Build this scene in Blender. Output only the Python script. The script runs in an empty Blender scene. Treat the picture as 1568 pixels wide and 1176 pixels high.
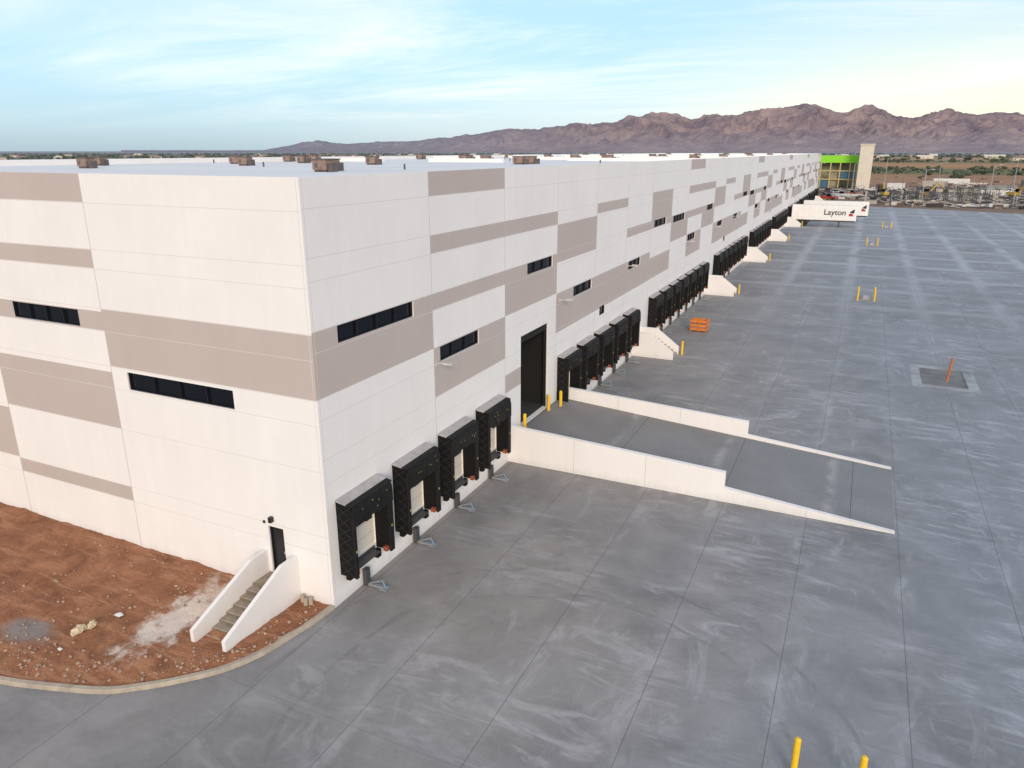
import bpy, bmesh, math, random
from mathutils import Vector, noise, Matrix
random.seed(7)
scene=bpy.context.scene
scene.view_settings.view_transform='Standard'; scene.view_settings.look='None'; scene.view_settings.exposure=0
COL=bpy.context.collection
# ---------------------------------------------------------------- node helper
class N:
    def __init__(s,nt): s.nt=nt
    def node(s,t,**k):
        n=s.nt.nodes.new(t)
        for a,b in k.items(): setattr(n,a,b)
        return n
    def put(s,sock,v):
        if hasattr(v,'is_output') : s.nt.links.new(v,sock)
        elif v is not None:
            if isinstance(v,(tuple,list)) and len(v)==3 and sock.type=='RGBA': v=(*v,1)
            sock.default_value=v
    def m(s,op,a,b=None,c=None,clamp=False):
        n=s.node('ShaderNodeMath',operation=op); n.use_clamp=clamp
        s.put(n.inputs[0],a); s.put(n.inputs[1],b)
        if c is not None: s.put(n.inputs[2],c)
        return n.outputs[0]
    def mix(s,f,a,b,bt='MIX'):
        n=s.node('ShaderNodeMix',data_type='RGBA',blend_type=bt)
        s.put(n.inputs[0],f); s.put(n.inputs[6],a); s.put(n.inputs[7],b); return n.outputs[2]
    def noise(s,vec,scale,detail=4,rough=.55,dist=0):
        n=s.node('ShaderNodeTexNoise'); s.put(n.inputs['Vector'],vec)
        n.inputs['Scale'].default_value=scale; n.inputs['Detail'].default_value=detail
        n.inputs['Roughness'].default_value=rough; n.inputs['Distortion'].default_value=dist
        return n.outputs['Fac']
    def map(s,vec,sc=(1,1,1),loc=(0,0,0),rot=(0,0,0)):
        n=s.node('ShaderNodeMapping'); s.put(n.inputs[0],vec)
        n.inputs['Scale'].default_value=sc; n.inputs['Location'].default_value=loc; n.inputs['Rotation'].default_value=rot
        return n.outputs[0]
    def rng(s,v,a,b,c=0,d=1,smooth=True):
        n=s.node('ShaderNodeMapRange'); n.interpolation_type='SMOOTHSTEP' if smooth else 'LINEAR'
        s.put(n.inputs[0],v); s.put(n.inputs[1],a); s.put(n.inputs[2],b); s.put(n.inputs[3],c); s.put(n.inputs[4],d)
        return n.outputs[0]
    def ramp(s,f,stops):
        n=s.node('ShaderNodeValToRGB'); s.put(n.inputs[0],f); e=n.color_ramp.elements
        while len(e)<len(stops): e.new(.5)
        for i,(p,c) in enumerate(stops): e[i].position=p; e[i].color=(*c,1)
        return n.outputs[0]
    def pos(s): return s.node('ShaderNodeNewGeometry').outputs['Position']
    def sep(s,v):
        n=s.node('ShaderNodeSeparateXYZ'); s.put(n.inputs[0],v); return n.outputs
    def comb(s,x,y,z):
        n=s.node('ShaderNodeCombineXYZ'); s.put(n.inputs[0],x); s.put(n.inputs[1],y); s.put(n.inputs[2],z); return n.outputs[0]
    def bump(s,h,st,d):
        n=s.node('ShaderNodeBump'); s.put(n.inputs['Height'],h); n.inputs['Strength'].default_value=st; n.inputs['Distance'].default_value=d; return n.outputs[0]
def newmat(name):
    m=bpy.data.materials.new(name); m.use_nodes=True; n=N(m.node_tree)
    return m,n,m.node_tree.nodes['Principled BSDF']
def mat(name,col,rough=.7,ns=3.0,amt=.12,bump=0,metal=0,stretch=(1,1,1)):
    m,n,b=newmat(name)
    v=n.map(n.pos(),stretch)
    f=n.noise(v,ns,5,.6)
    f2=n.rng(f,.3,.7,1-amt,1+amt,False)
    c=n.mix(1.0,col,n.comb(f2,f2,f2),'MULTIPLY')
    n.put(b.inputs['Base Color'],c); b.inputs['Roughness'].default_value=rough; b.inputs['Metallic'].default_value=metal
    if bump: n.put(b.inputs['Normal'],n.bump(n.noise(v,ns*6,4),.6,bump))
    return m
# ---------------------------------------------------------------- mesh helper
def mkobj(name,bm,mats,parent=None,smooth=False):
    me=bpy.data.meshes.new(name); bm.to_mesh(me); bm.free()
    for m in mats: me.materials.append(m)
    if smooth:
        for p in me.polygons: p.use_smooth=True
    o=bpy.data.objects.new(name,me); COL.objects.link(o)
    if parent: o.parent=parent
    return o
_b=bmesh.new(); bmesh.ops.create_icosphere(_b,subdivisions=1,radius=1); _b.verts.ensure_lookup_table()
ICO_V=[v.co.copy() for v in _b.verts]; ICO_F=[[v.index for v in f.verts] for f in _b.faces]; _b.free()
class Mass:
    def __init__(s): s.v=[]; s.f=[]; s.mi=[]
    def ico(s,c,r,jit,rot=0,mi=0):
        k=len(s.v); cr,sr=math.cos(rot),math.sin(rot)
        for q in ICO_V:
            x,y,z=q.x*r[0],q.y*r[1],q.z*r[2]
            s.v.append((c[0]+x*cr-y*sr+random.gauss(0,jit),c[1]+x*sr+y*cr+random.gauss(0,jit),c[2]+z+random.gauss(0,jit)))
        for f in ICO_F: s.f.append([k+i for i in f]); s.mi.append(mi)
    def make(s,name,mats):
        me=bpy.data.meshes.new(name); me.from_pydata(s.v,[],s.f); 
        for m in mats: me.materials.append(m)
        me.polygons.foreach_set('material_index',s.mi); me.update()
        o=bpy.data.objects.new(name,me); COL.objects.link(o); return o
def empty(name):
    o=bpy.data.objects.new(name,None); COL.objects.link(o); o.empty_display_size=.5; return o
def box(bm,x0,x1,y0,y1,z0,z1,mi=0):
    vs=[bm.verts.new(p) for p in [(x0,y0,z0),(x1,y0,z0),(x1,y1,z0),(x0,y1,z0),(x0,y0,z1),(x1,y0,z1),(x1,y1,z1),(x0,y1,z1)]]
    for f in [(3,2,1,0),(4,5,6,7),(0,1,5,4),(1,2,6,5),(2,3,7,6),(3,0,4,7)]:
        bm.faces.new([vs[i] for i in f]).material_index=mi
    return vs
def prism(bm,pts,ax,a0,a1,mi=0):
    def P(p,a):
        if ax=='y': return (p[0],a,p[1])
        if ax=='x': return (a,p[0],p[1])
        return (p[0],p[1],a)
    A=[bm.verts.new(P(p,a0)) for p in pts]; B=[bm.verts.new(P(p,a1)) for p in pts]
    n=len(pts); area=sum(pts[i][0]*pts[(i+1)%n][1]-pts[(i+1)%n][0]*pts[i][1] for i in range(n))
    fs=[bm.faces.new(A),bm.faces.new(B[::-1])]
    for i in range(n): fs.append(bm.faces.new([A[i],B[i],B[(i+1)%n],A[(i+1)%n]]))
    for f in fs: f.material_index=mi
    flip=(area>0) if ax in('x','z') else (area<0)
    if flip:
        for f in fs: f.normal_flip()
def cyl(bm,x,y,z0,z1,r,mi=0,seg=12,r2=None,tip=None):
    r2=r if r2 is None else r2; tx,ty=tip or (x,y)
    A=[bm.verts.new((x+r*math.cos(2*math.pi*i/seg),y+r*math.sin(2*math.pi*i/seg),z0)) for i in range(seg)]
    B=[bm.verts.new((tx+r2*math.cos(2*math.pi*i/seg),ty+r2*math.sin(2*math.pi*i/seg),z1)) for i in range(seg)]
    for i in range(seg): bm.faces.new([A[i],A[(i+1)%seg],B[(i+1)%seg],B[i]]).material_index=mi
    bm.faces.new(A[::-1]).material_index=mi; bm.faces.new(B).material_index=mi
def rod(bm,p,q,r,mi=0,seg=6):
    p=Vector(p);q=Vector(q);d=(q-p).normalized(); a=d.orthogonal().normalized(); b=d.cross(a)
    A=[bm.verts.new(p+(a*math.cos(t)+b*math.sin(t))*r) for t in [2*math.pi*i/seg for i in range(seg)]]
    B=[bm.verts.new(q+(a*math.cos(t)+b*math.sin(t))*r) for t in [2*math.pi*i/seg for i in range(seg)]]
    fs=[bm.faces.new([A[i],A[(i+1)%seg],B[(i+1)%seg],B[i]]) for i in range(seg)]+[bm.faces.new(A[::-1]),bm.faces.new(B)]
    for f in fs: f.material_index=mi
# ---------------------------------------------------------------- materials
def wallmat(name,col):
    m,n,b=newmat(name); p=n.pos()
    a=n.noise(p,.35,4,.6); c=n.noise(n.map(p,(2.2,2.2,.25)),1.2,5,.6); d=n.noise(p,18,3,.6)
    f=n.m('ADD',n.rng(a,.3,.7,.955,1.015,False),n.rng(c,.3,.7,-.018,.012,False))
    z=n.sep(p)[2]; dirt=n.rng(n.m('ADD',z,n.m('MULTIPLY',c,.5)),.1,.7,.84,1.0)
    f=n.m('MULTIPLY',f,dirt)
    n.put(b.inputs['Base Color'],n.mix(1,col,n.comb(f,f,f),'MULTIPLY')); b.inputs['Roughness'].default_value=.75
    n.put(b.inputs['Normal'],n.bump(d,.15,.01)); return m
M_white=wallmat('painted_concrete_white',(.815,.785,.765))
M_taupe=wallmat('painted_concrete_taupe',(.50,.425,.395))
M_reveal=mat('reveal_joint',(.65,.60,.57),.8,2,.06)
M_joint=mat('panel_joint',(.50,.46,.43),.8,2,.08)
M_glass,_n,_b=newmat('window_glass'); _b.inputs['Base Color'].default_value=(.006,.008,.014,1); _b.inputs['Roughness'].default_value=.15; _b.inputs['Specular IOR Level'].default_value=.22
_n.put(_b.inputs['Normal'],_n.bump(_n.noise(_n.pos(),.8,2),.1,.02))
M_frame=mat('window_frame_black',(.012,.012,.014),.4)
M_dark=mat('interior_dark',(.008,.008,.008),.9)
M_rubber=mat('dock_seal_black_vinyl',(.006,.0055,.0055),.8,5,.35,.02)
M_rubber2=mat('dock_seal_curtain',(.009,.008,.008),.65,5,.4,.04)
for _m in (M_rubber,M_rubber2): _m.node_tree.nodes['Principled BSDF'].inputs['Specular IOR Level'].default_value=.25
M_shelter_top=mat('dock_shelter_roof_sheet',(.40,.37,.36),.6,3,.15)
M_brace=mat('brace_grey',(.06,.06,.065),.5)
M_lattice=mat('lattice_dark',(.035,.035,.037),.5)
M_door=mat('dock_door_cream',(.80,.74,.64),.5,2,.06)
M_orange=mat('orange_foam',(.30,.075,.03),.8,8,.4)
M_steel=mat('galvanised_steel',(.42,.44,.46),.4,9,.2,0,.5)
M_blue=mat('painted_blue',(.12,.26,.36),.5)
M_yellow=mat('safety_yellow',(.82,.50,.015),.45,6,.08)
M_roof=mat('roof_membrane',(.70,.70,.71),.8,.15,.07)
M_hvac=mat('hvac_tan',(.25,.17,.135),.6,2,.3)
M_hvac2=mat('hvac_top',(.11,.09,.085),.6,2,.3)
M_kerb=mat('kerb_concrete',(.40,.34,.27),.85,3,.2,.01)
M_truck=mat('trailer_white',(.82,.80,.77),.4,1,.03)
M_tyre=mat('tyre_black',(.015,.015,.015),.8)
M_green=mat('lime_green_panel',(.25,.66,.02),.5,1,.05)
M_cream=mat('precast_cream',(.66,.60,.50),.8,.5,.06)
M_leaf=mat('distant_foliage',(.062,.078,.048),.9,.05,.45)
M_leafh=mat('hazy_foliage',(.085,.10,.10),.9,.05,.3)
# concrete yard
def concrete(name,ramp=False):
    m,n,b=newmat(name); p=n.pos(); s=n.sep(p); X,Y=s[0],s[1]
    big=n.noise(p,.06,4,.6); mid=n.noise(p,.45,6,.65,.6); fine=n.noise(p,6,5,.7)
    base=n.mix(n.rng(big,.35,.65),(.282,.258,.238),(.240,.234,.232))
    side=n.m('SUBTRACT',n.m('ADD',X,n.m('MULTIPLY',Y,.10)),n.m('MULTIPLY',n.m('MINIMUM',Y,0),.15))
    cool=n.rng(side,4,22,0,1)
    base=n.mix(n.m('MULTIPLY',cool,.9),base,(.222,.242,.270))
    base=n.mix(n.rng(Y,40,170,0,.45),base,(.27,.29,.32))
    v=n.rng(mid,.3,.7,.80,1.18,False); v=n.m('MULTIPLY',v,n.rng(fine,.3,.7,.95,1.05,False))
    base=n.mix(1,base,n.comb(v,v,v),'MULTIPLY')
    if not ramp:
        dk=n.rng(n.noise(n.map(p,(1,1,1),(3,90,0)),.14,5,.7,.8),.47,.68,0,.55); base=n.mix(dk,base,(.15,.145,.145))
        wx=n.m('ADD',X,n.m('MULTIPLY',n.m('SUBTRACT',n.noise(p,.35,4),.5),2.2))
        wy=n.m('ADD',Y,n.m('MULTIPLY',n.m('SUBTRACT',n.noise(n.map(p,loc=(9,3,1)),.35,4),.5),2.4))
        def band(c,per,off,w):
            t=n.m('PINGPONG',n.m('SUBTRACT',c,off),per/2); return n.rng(t,0,w,1,0)
        bx=band(wx,3.25,.25,.7); by=band(wy,4.9,1.0,.8)
        so1=n.noise(n.map(p,(1.2,.45,1),rot=(0,0,.2)),.75,7,.66,1.4)
        so2=n.noise(n.map(p,(.38,1.3,1),rot=(0,0,.45)),.8,7,.66,1.3)
        so3=n.noise(n.map(p,(.5,1.5,1),rot=(0,0,-.7),loc=(7,1,0)),.7,7,.66,1.8)
        sw1=n.noise(n.map(p,(2.8,.50,1),rot=(0,0,.25)),.9,7,.72,1.8)
        sw2=n.noise(n.map(p,(.45,2.6,1),rot=(0,0,.42)),.9,7,.72,1.5)
        pt1=n.rng(n.noise(p,.17,4,.6),.45,.60); pt2=n.rng(n.noise(n.map(p,loc=(40,7,0)),.19,4,.6),.45,.60); pt3=n.rng(n.noise(n.map(p,loc=(4,70,0)),.15,4,.6),.47,.62)
        k1=n.m('MULTIPLY',n.m('MULTIPLY',bx,n.rng(so1,.42,.64)),n.rng(pt2,0,1,.30,.9,False))
        k2=n.m('MULTIPLY',n.m('MULTIPLY',by,n.rng(so2,.42,.64)),n.rng(pt1,0,1,.30,1.0,False))
        k3=n.m('MULTIPLY',n.rng(so2,.49,.66),pt1); k4=n.m('MULTIPLY',n.rng(so1,.52,.70),pt2); k5=n.m('MULTIPLY',n.rng(so3,.50,.68),pt3)
        k6=n.m('MULTIPLY',n.m('MULTIPLY',n.rng(sw2,.52,.68),pt3),.6); k7=n.m('MULTIPLY',n.m('MULTIPLY',n.rng(sw1,.54,.70),pt1),.5)
        k=n.m('MAXIMUM',n.m('MAXIMUM',k1,k2),n.m('MAXIMUM',k3,n.m('MAXIMUM',n.m('MULTIPLY',k4,.8),k5)))
        k=n.m('MAXIMUM',k,n.m('MAXIMUM',k6,k7))
        k=n.m('MULTIPLY',k,n.rng(fine,.35,.6,.75,1.0,False))
        k=n.m('MULTIPLY',k,n.rng(X,-3,7,.35,1))
        far=n.rng(Y,20,100)
        fx=band(n.m('ADD',X,n.m('MULTIPLY',n.noise(p,.2,3),1.2)),6.5,.85,1.1); fy=band(n.m('ADD',Y,n.m('MULTIPLY',n.noise(p,.15,3),2)),9.8,2.0,1.6)
        kf=n.m('MULTIPLY',n.m('MAXIMUM',fx,fy),n.m('MULTIPLY',far,n.rng(n.noise(n.map(p,(.5,1,1)),.09,5,.65),.34,.54,0,1.0)))
        k=n.m('MAXIMUM',k,kf)
        base=n.mix(n.m('MULTIPLY',k,.62),base,n.mix(cool,(.46,.44,.44),(.46,.48,.525)))
        rust=n.rng(n.noise(n.map(p,loc=(5,5,5)),.9,4,.6),.68,.78,0,.35); base=n.mix(rust,base,(.32,.23,.16))
        rr=n.m('ADD',n.m('SQRT',n.m('ADD',n.m('POWER',n.m('SUBTRACT',X,8.0),2),n.m('POWER',n.m('SUBTRACT',Y,-2.5),2))),n.m('MULTIPLY',n.noise(p,.2,2),1.5))
        arc=n.m('MULTIPLY',n.rng(n.m('ABSOLUTE',n.m('SUBTRACT',rr,7.2)),0,.14,1,0),n.m('MULTIPLY',n.rng(so3,.40,.6),.38))
        arc2=n.m('MULTIPLY',n.rng(n.m('ABSOLUTE',n.m('SUBTRACT',rr,8.8)),0,.14,1,0),n.m('MULTIPLY',n.rng(so1,.40,.6),.38))
        base=n.mix(n.m('MAXIMUM',arc,arc2),base,(.11,.11,.115))
        jx=n.m('LESS_THAN',n.m('PINGPONG',n.m('SUBTRACT',X,.25),3.25/2),.012); jy=n.m('LESS_THAN',n.m('PINGPONG',n.m('SUBTRACT',Y,1.0),2.45),.011)
        base=n.mix(n.m('MAXIMUM',n.m('MULTIPLY',jx,.6),n.m('MULTIPLY',jy,.25)),base,(.08,.08,.08))
    else:
        base=n.mix(.25,base,(.17,.17,.17))
        t=n.m('PINGPONG',n.m('ADD',X,n.m('MULTIPLY',mid,.8)),2.4); base=n.mix(n.m('MULTIPLY',n.rng(t,0,.35,.6,0),n.rng(mid,.35,.6)),base,(.42,.41,.40))
        base=n.mix(n.m('LESS_THAN',n.m('PINGPONG',n.m('SUBTRACT',X,.1),2.45),.015),base,(.10,.10,.10))
        g=n.m('PINGPONG',n.m('MULTIPLY',X,1),.06); base=n.mix(n.rng(g,.0,.06,.15,0),base,(.1,.1,.1))
    n.put(b.inputs['Base Color'],base); n.put(b.inputs['Roughness'],n.rng(mid,.3,.7,.55,.8,False)); b.inputs['Specular IOR Level'].default_value=.35
    n.put(b.inputs['Normal'],n.bump(fine,.2,.01)); return m
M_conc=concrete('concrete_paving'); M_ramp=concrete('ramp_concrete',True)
# soil
M_soil,n,b=newmat('red_soil'); p=n.pos(); s=n.sep(p)
f=n.noise(p,1.1,7,.7,.5); g=n.noise(p,9,5,.7); st=n.noise(n.map(p,(.5,3.0,1),rot=(0,0,-.25)),1.1,4,.6,.4)
c=n.ramp(f,[(.25,(.15,.060,.030)),(.45,(.28,.115,.053)),(.62,(.38,.165,.082)),(.8,(.46,.27,.16))])
c=n.mix(n.rng(st,.50,.64,0,.6),c,(.46,.225,.12))
c=n.mix(n.rng(g,.5,.72,0,.5),c,(.11,.047,.026))
def blob(cx,cy,rx,ry,nz=.9):
    dx=n.m('DIVIDE',n.m('SUBTRACT',s[0],cx),rx); dy=n.m('DIVIDE',n.m('SUBTRACT',s[1],cy),ry)
    d=n.m('SQRT',n.m('ADD',n.m('MULTIPLY',dx,dx),n.m('MULTIPLY',dy,dy)))
    return n.rng(n.m('ADD',d,n.m('MULTIPLY',n.m('SUBTRACT',n.noise(p,1.6,6,.7),.5),nz*2)),.45,1.25,1,0)
c=n.mix(n.m('MULTIPLY',blob(-4.0,-2.5,.8,2.0,1.6),.85),c,(.74,.66,.58))
c=n.mix(n.m('MULTIPLY',blob(-3.7,-1.0,1.0,1.3,2.0),.4),c,(.66,.52,.42))
c=n.mix(n.m('MULTIPLY',blob(-7.6,-5.0,1.0,.55,.8),.85),c,(.24,.23,.22))
n.put(b.inputs['Base Color'],c); b.inputs['Roughness'].default_value=.95
n.put(b.inputs['Normal'],n.bump(n.m('ADD',f,n.m('MULTIPLY',g,.4)),.9,.12))
# terrain to the horizon
M_land,n,b=newmat('desert_land'); p=n.pos(); s=n.sep(p)
Yw=n.m('ADD',s[1],n.m('MULTIPLY',n.m('SUBTRACT',n.noise(p,.004,4),.5),120))
c=n.ramp(n.m('DIVIDE',Yw,4000),[(.0,(.20,.15,.12)),(.08,(.22,.16,.12)),(.10,(.33,.19,.12)),(.125,(.34,.19,.11)),(.135,(.15,.15,.08)),(.17,(.16,.16,.08)),(.185,(.36,.20,.11)),(.22,(.42,.23,.12)),(.26,(.30,.20,.12)),(.29,(.14,.15,.08)),(.36,(.40,.24,.14)),(.48,(.36,.25,.17)),(.52,(.11,.13,.09)),(.60,(.10,.12,.09)),(1.,(.20,.20,.19))])
vor=n.node('ShaderNodeTexVoronoi'); n.put(vor.inputs['Vector'],n.map(p,(.0016,.0042,1))); vor.inputs['Scale'].default_value=1
vc=n.sep(vor.outputs['Color'])[0]
c=n.mix(n.rng(vc,.4,.9,0,.35),c,(.16,.16,.10))
f=n.noise(p,.012,8,.7); c=n.mix(n.rng(f,.52,.66,0,.5),c,(.10,.095,.065)); f3=n.noise(p,.12,5,.7); c=n.mix(n.rng(f3,.5,.7,0,.4),c,(.36,.29,.23))
c=n.mix(n.rng(s[0],-130,-50,.88,0),c,n.mix(n.rng(f,.4,.6),(.10,.125,.12),(.19,.19,.17)))
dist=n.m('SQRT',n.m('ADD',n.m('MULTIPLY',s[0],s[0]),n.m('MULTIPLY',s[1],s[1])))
c=n.mix(n.rng(dist,900,9000,0,.85),c,(.28,.30,.33))  # distance haze painted into the land colour, stronger farther out
n.put(b.inputs['Base Color'],c); b.inputs['Roughness'].default_value=1; b.inputs['Specular IOR Level'].default_value=.1
# mountains, with aerial haze painted into the rock colour
M_mt,n,b=newmat('hazy_mountain_rock'); p=n.pos()
f=n.noise(p,.0016,8,.65); g=n.noise(n.map(p,(1,1,.5)),.005,7,.72)
c=n.ramp(n.m('ADD',n.m('MULTIPLY',f,.5),n.m('MULTIPLY',g,.5)),[(.38,(.195,.16,.195)),(.5,(.325,.25,.262)),(.61,(.455,.34,.315))])
z=n.sep(p)[2]; c=n.mix(n.rng(z,0,360,.55,0),c,(.38,.345,.38))  # lower slopes fade toward a painted haze colour
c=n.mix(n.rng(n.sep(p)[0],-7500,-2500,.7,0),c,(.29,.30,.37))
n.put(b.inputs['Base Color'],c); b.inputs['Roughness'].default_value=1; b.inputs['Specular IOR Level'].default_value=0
n.put(b.inputs['Normal'],n.bump(n.m('ADD',g,f),.85,130))
# ================================================================ SETTING
bm=bmesh.new(); S=32000
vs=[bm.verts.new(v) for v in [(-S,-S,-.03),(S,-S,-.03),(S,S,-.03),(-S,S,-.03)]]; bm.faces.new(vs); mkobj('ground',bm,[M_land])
bm=bmesh.new()
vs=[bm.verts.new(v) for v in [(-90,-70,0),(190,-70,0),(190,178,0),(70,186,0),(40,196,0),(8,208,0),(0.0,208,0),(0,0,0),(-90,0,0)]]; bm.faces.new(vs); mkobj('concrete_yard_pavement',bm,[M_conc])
az=[(-75,-.2),(-50,-.2),(-43,-.05),(-41,.32),(-39.3,.70),(-37.8,.42),(-36.8,.40),(-35,.55),(-33,.6),(-31,.75),(-29.2,.98),(-27,1.2),(-25.3,1.43),(-23,1.5),(-21.5,1.66),(-20,2.0),(-18.6,1.9),(-16.7,2.32),(-14.9,2.55),(-13,2.4),(-12.1,2.22),(-11,2.5),(-9.4,2.25),(-8,2.6),(-6.9,2.92),(-5.5,2.85),(-3.9,3.0),(-3,2.65),(-2.2,2.55),(-1.2,2.85),(-.25,2.75),(1,2.4),(2.1,2.2),(3.2,2.5),(4,2.45),(5.8,2.15),(7,2.3),(8.1,2.05),(11,2.2),(15,1.6),(20,1.4),(26,.6),(32,.1)]
def prof(a):
    for i in range(len(az)-1):
        if az[i][0]<=a<=az[i+1][0]:
            t=(a-az[i][0])/(az[i+1][0]-az[i][0]); return az[i][1]*(1-t)+az[i+1][1]*t
    return 0
NA,NR=820,64; V=[];F=[]
for j in range(NR):
    d=8200+j*92.; t=(d-8200)/(12000-8200)
    env=max(0,1-abs(t-1)) if t<1 else max(0,1-(t-1)*1.2)
    w=max(0,min(1,1-abs(t-1)*3.2))
    for i in range(NA):
        a=-52+i*(84./(NA-1)); P=prof(a)
        x=d*math.sin(math.radians(a)); y=d*math.cos(math.radians(a)); q=Vector((x,y,0))
        wq=q+Vector((noise.noise(q/700.),noise.noise(q/700.+Vector((9,9,0))),0))*220
        rn=1-abs(noise.noise(wq/1000.))*2.3; rn2=1-abs(noise.noise(wq/380.+Vector((5,1,0))))*2; rn3=1-abs(noise.noise(wq/150.))*2
        H=12000*math.tan(math.radians(max(P,-.05)+.20))
        wv=(.30+.70*rn)*(.62+.38*rn2)+.10*rn3
        h=H*env**1.05*(wv*(1-w)+(.97+.10*(rn2-.5)+.06*(rn3-.5))*w)
        V.append((x,y,h-6))
for j in range(NR-1):
    for i in range(NA-1): k=j*NA+i; F.append((k,k+1,k+NA+1,k+NA))
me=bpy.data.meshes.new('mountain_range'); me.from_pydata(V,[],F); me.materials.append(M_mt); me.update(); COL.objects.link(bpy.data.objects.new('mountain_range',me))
# ---------------------------------------------------------------- soil bed & kerb
kp=[(0.02,0.0),(-.05,-.9),(-.2,-1.7),(-.42,-2.75),(-.9,-3.75),(-1.65,-4.6),(-2.45,-5.3),(-3.3,-5.85),(-4.9,-6.4),(-6.2,-6.75),(-9,-7.3),(-14,-7.9),(-25,-8.4),(-90,-8.5)]
def catmull(P,n):
    out=[]
    for i in range(len(P)-1):
        p0=Vector(P[max(i-1,0)]);p1=Vector(P[i]);p2=Vector(P[i+1]);p3=Vector(P[min(i+2,len(P)-1)])
        for k in range(n):
            t=k/n; out.append(.5*((2*p1)+(p2-p0)*t+(2*p0-5*p1+4*p2-p3)*t*t+(3*p1-p0-3*p2+p3)*t**3))
    out.append(Vector(P[-1])); return out
kc=catmull(kp,8)
bm=bmesh.new(); prev=None
for i,c in enumerate(kc):
    t=(kc[min(i+1,len(kc)-1)]-kc[max(i-1,0)]).normalized(); nn=Vector((-t.y,t.x))
    nn=-nn if nn.dot(Vector((-4,-1))-c)>0 else nn
    o=c+nn*.0; inn=c-nn*.16
    cur=[bm.verts.new((o.x,o.y,0)),bm.verts.new((o.x-nn.x*.01,o.y-nn.y*.01,.10)),bm.verts.new((o.x-nn.x*.03,o.y-nn.y*.03,.125)),bm.verts.new((inn.x,inn.y,.125)),bm.verts.new((inn.x,inn.y,.0))]
    if prev:
        for k in range(4): bm.faces.new([prev[k],prev[k+1],cur[k+1],cur[k]])
    prev=cur
bmesh.ops.recalc_face_normals(bm,faces=bm.faces[:]); mkobj('kerb',bm,[M_kerb])
def ykerb(x):
    for i in range(len(kc)-1):
        if kc[i+1].x<=x<=kc[i].x:
            t=(kc[i].x-x)/max(1e-6,kc[i].x-kc[i+1].x); return kc[i].y*(1-t)+kc[i+1].y*t
    return -8.5
def soilz(x,y):
    q=Vector((x,y,0)); e=min(1,max(0,(y-ykerb(x))/.8))
    return .07+e*(.05+.10*noise.noise(q*.55)+.05*noise.noise(q*1.9)+.025*noise.noise(q*5.5))
bm=bmesh.new(); xs=[]; x=-.03
while x>-24: xs.append(x); x-=.05 if x>-2 else .11
rows=[]
for x in xs+[-40,-90]:
    y0=ykerb(x)+.13; y0=min(y0,-.01)
    rows.append([bm.verts.new((x,y0*(1-k/60),soilz(x,y0*(1-k/60)))) for k in range(61)])
for a,b2 in zip(rows,rows[1:]):
    for k in range(60): bm.faces.new([a[k],a[k+1],b2[k+1],b2[k]])
bmesh.ops.recalc_face_normals(bm,faces=bm.faces[:]); mkobj('soil_bed',bm,[M_soil],smooth=True)
M_stone=mat('stones',(.38,.26,.19),.9,4,.4)
ms=Mass()
for i in range(1000):
    x=-random.uniform(.3,13); yk=ykerb(x)+.3
    if yk>-.3: continue
    y=random.uniform(yk,-.1) if random.random()<.5 else yk+abs(random.gauss(0,.7))
    if y>-.05 or (-2.75<x<-1.2 and y>-3.4): continue
    r=random.choice([.01,.015,.02,.03,.04,.06]) 
    ms.ico((x,y,soilz(x,y)+r*.3),(r,r*random.uniform(.6,1),r*.7),r*.14,random.random()*6)
ms.make('loose_stones',[M_stone])
M_sack=mat('paper_sack',(.58,.48,.32),.8,8,.4); M_scrap=mat('white_scrap',(.72,.70,.68),.7,5,.1)
def crumple(name,x,y,sx,sy,sz,m):
    bm=bmesh.new(); bmesh.ops.create_icosphere(bm,subdivisions=3,radius=1)
    for v in bm.verts:
        k=1+.55*noise.noise(v.co*2.1+Vector((x,y,0)))+.25*noise.noise(v.co*5); v.co=Vector((v.co.x*sx*k,v.co.y*sy*k,max(-.2,v.co.z)*sz*k))
    o=mkobj(name,bm,[m]); o.location=(x,y,soilz(x,y)+.03); return o
crumple('paper_sack',-6.1,-4.4,.13,.22,.17,M_sack); crumple('paper_sack',-5.97,-4.05,.11,.12,.15,M_sack)
crumple('cardboard_scrap',-5.75,-3.3,.12,.10,.03,M_scrap); crumple('cardboard_scrap',-5.8,-5.2,.08,.05,.03,M_scrap)
# ================================================================ WAREHOUSE
WH=empty('warehouse_building'); ZT=13.33; YE=231.0; XW=-49.
PER=42.7
def J(k): return 0.5+6.1*k if k>0 else 0.0
pat=[[(7.05,9.06)],[(12.5,ZT),(10.52,11.15),(8.47,9.06),(5.13,7.03)],[(10.52,11.15),(7.05,9.06)],[(8.6,10.48),(4.93,7.0)],[(10.6,11.15),(4.93,7.0)],[(8.62,9.2),(4.93,7.0)],[(8.62,11.2),(4.95,6.5)]]
taupeR=[]; k=0
while J(k)<YE:
    for z0,z1 in pat[k%7]: taupeR.append((J(k),min(J(k+1),YE),z0,z1))
    k+=1
KR=k
taupeR.append((12.72,14.4,3.45,4.3))
winR=[]
basew=[(1.15,5.35,8.5,9.05),(7.05,10.2,6.42,7.0),(15.1,18.2,8.52,9.05),(21.3,24.3,6.42,6.98),(31.7,34.6,6.42,6.98),(37.9,41.5,8.65,9.18),(25.9,27.0,4.45,5.0)]
for r in range(6):
    for a,b_,z0,z1 in basew:
        if b_+r*PER<YE-1: winR.append((a+r*PER,b_+r*PER,z0,z1))
docks=[.44+3.12*i for i in range(4)]+[19.1+2.95*i for i in range(5)]
stairs=[35.6+26.05*i for i in range(8)]
for s_ in stairs: docks+= [s_+1.9+3.05*i for i in range(7)]
docks=[d for d in docks if d<YE-3]
dockop=[(d+.14,d+1.97,1.15,3.1) for d in docks]
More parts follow.
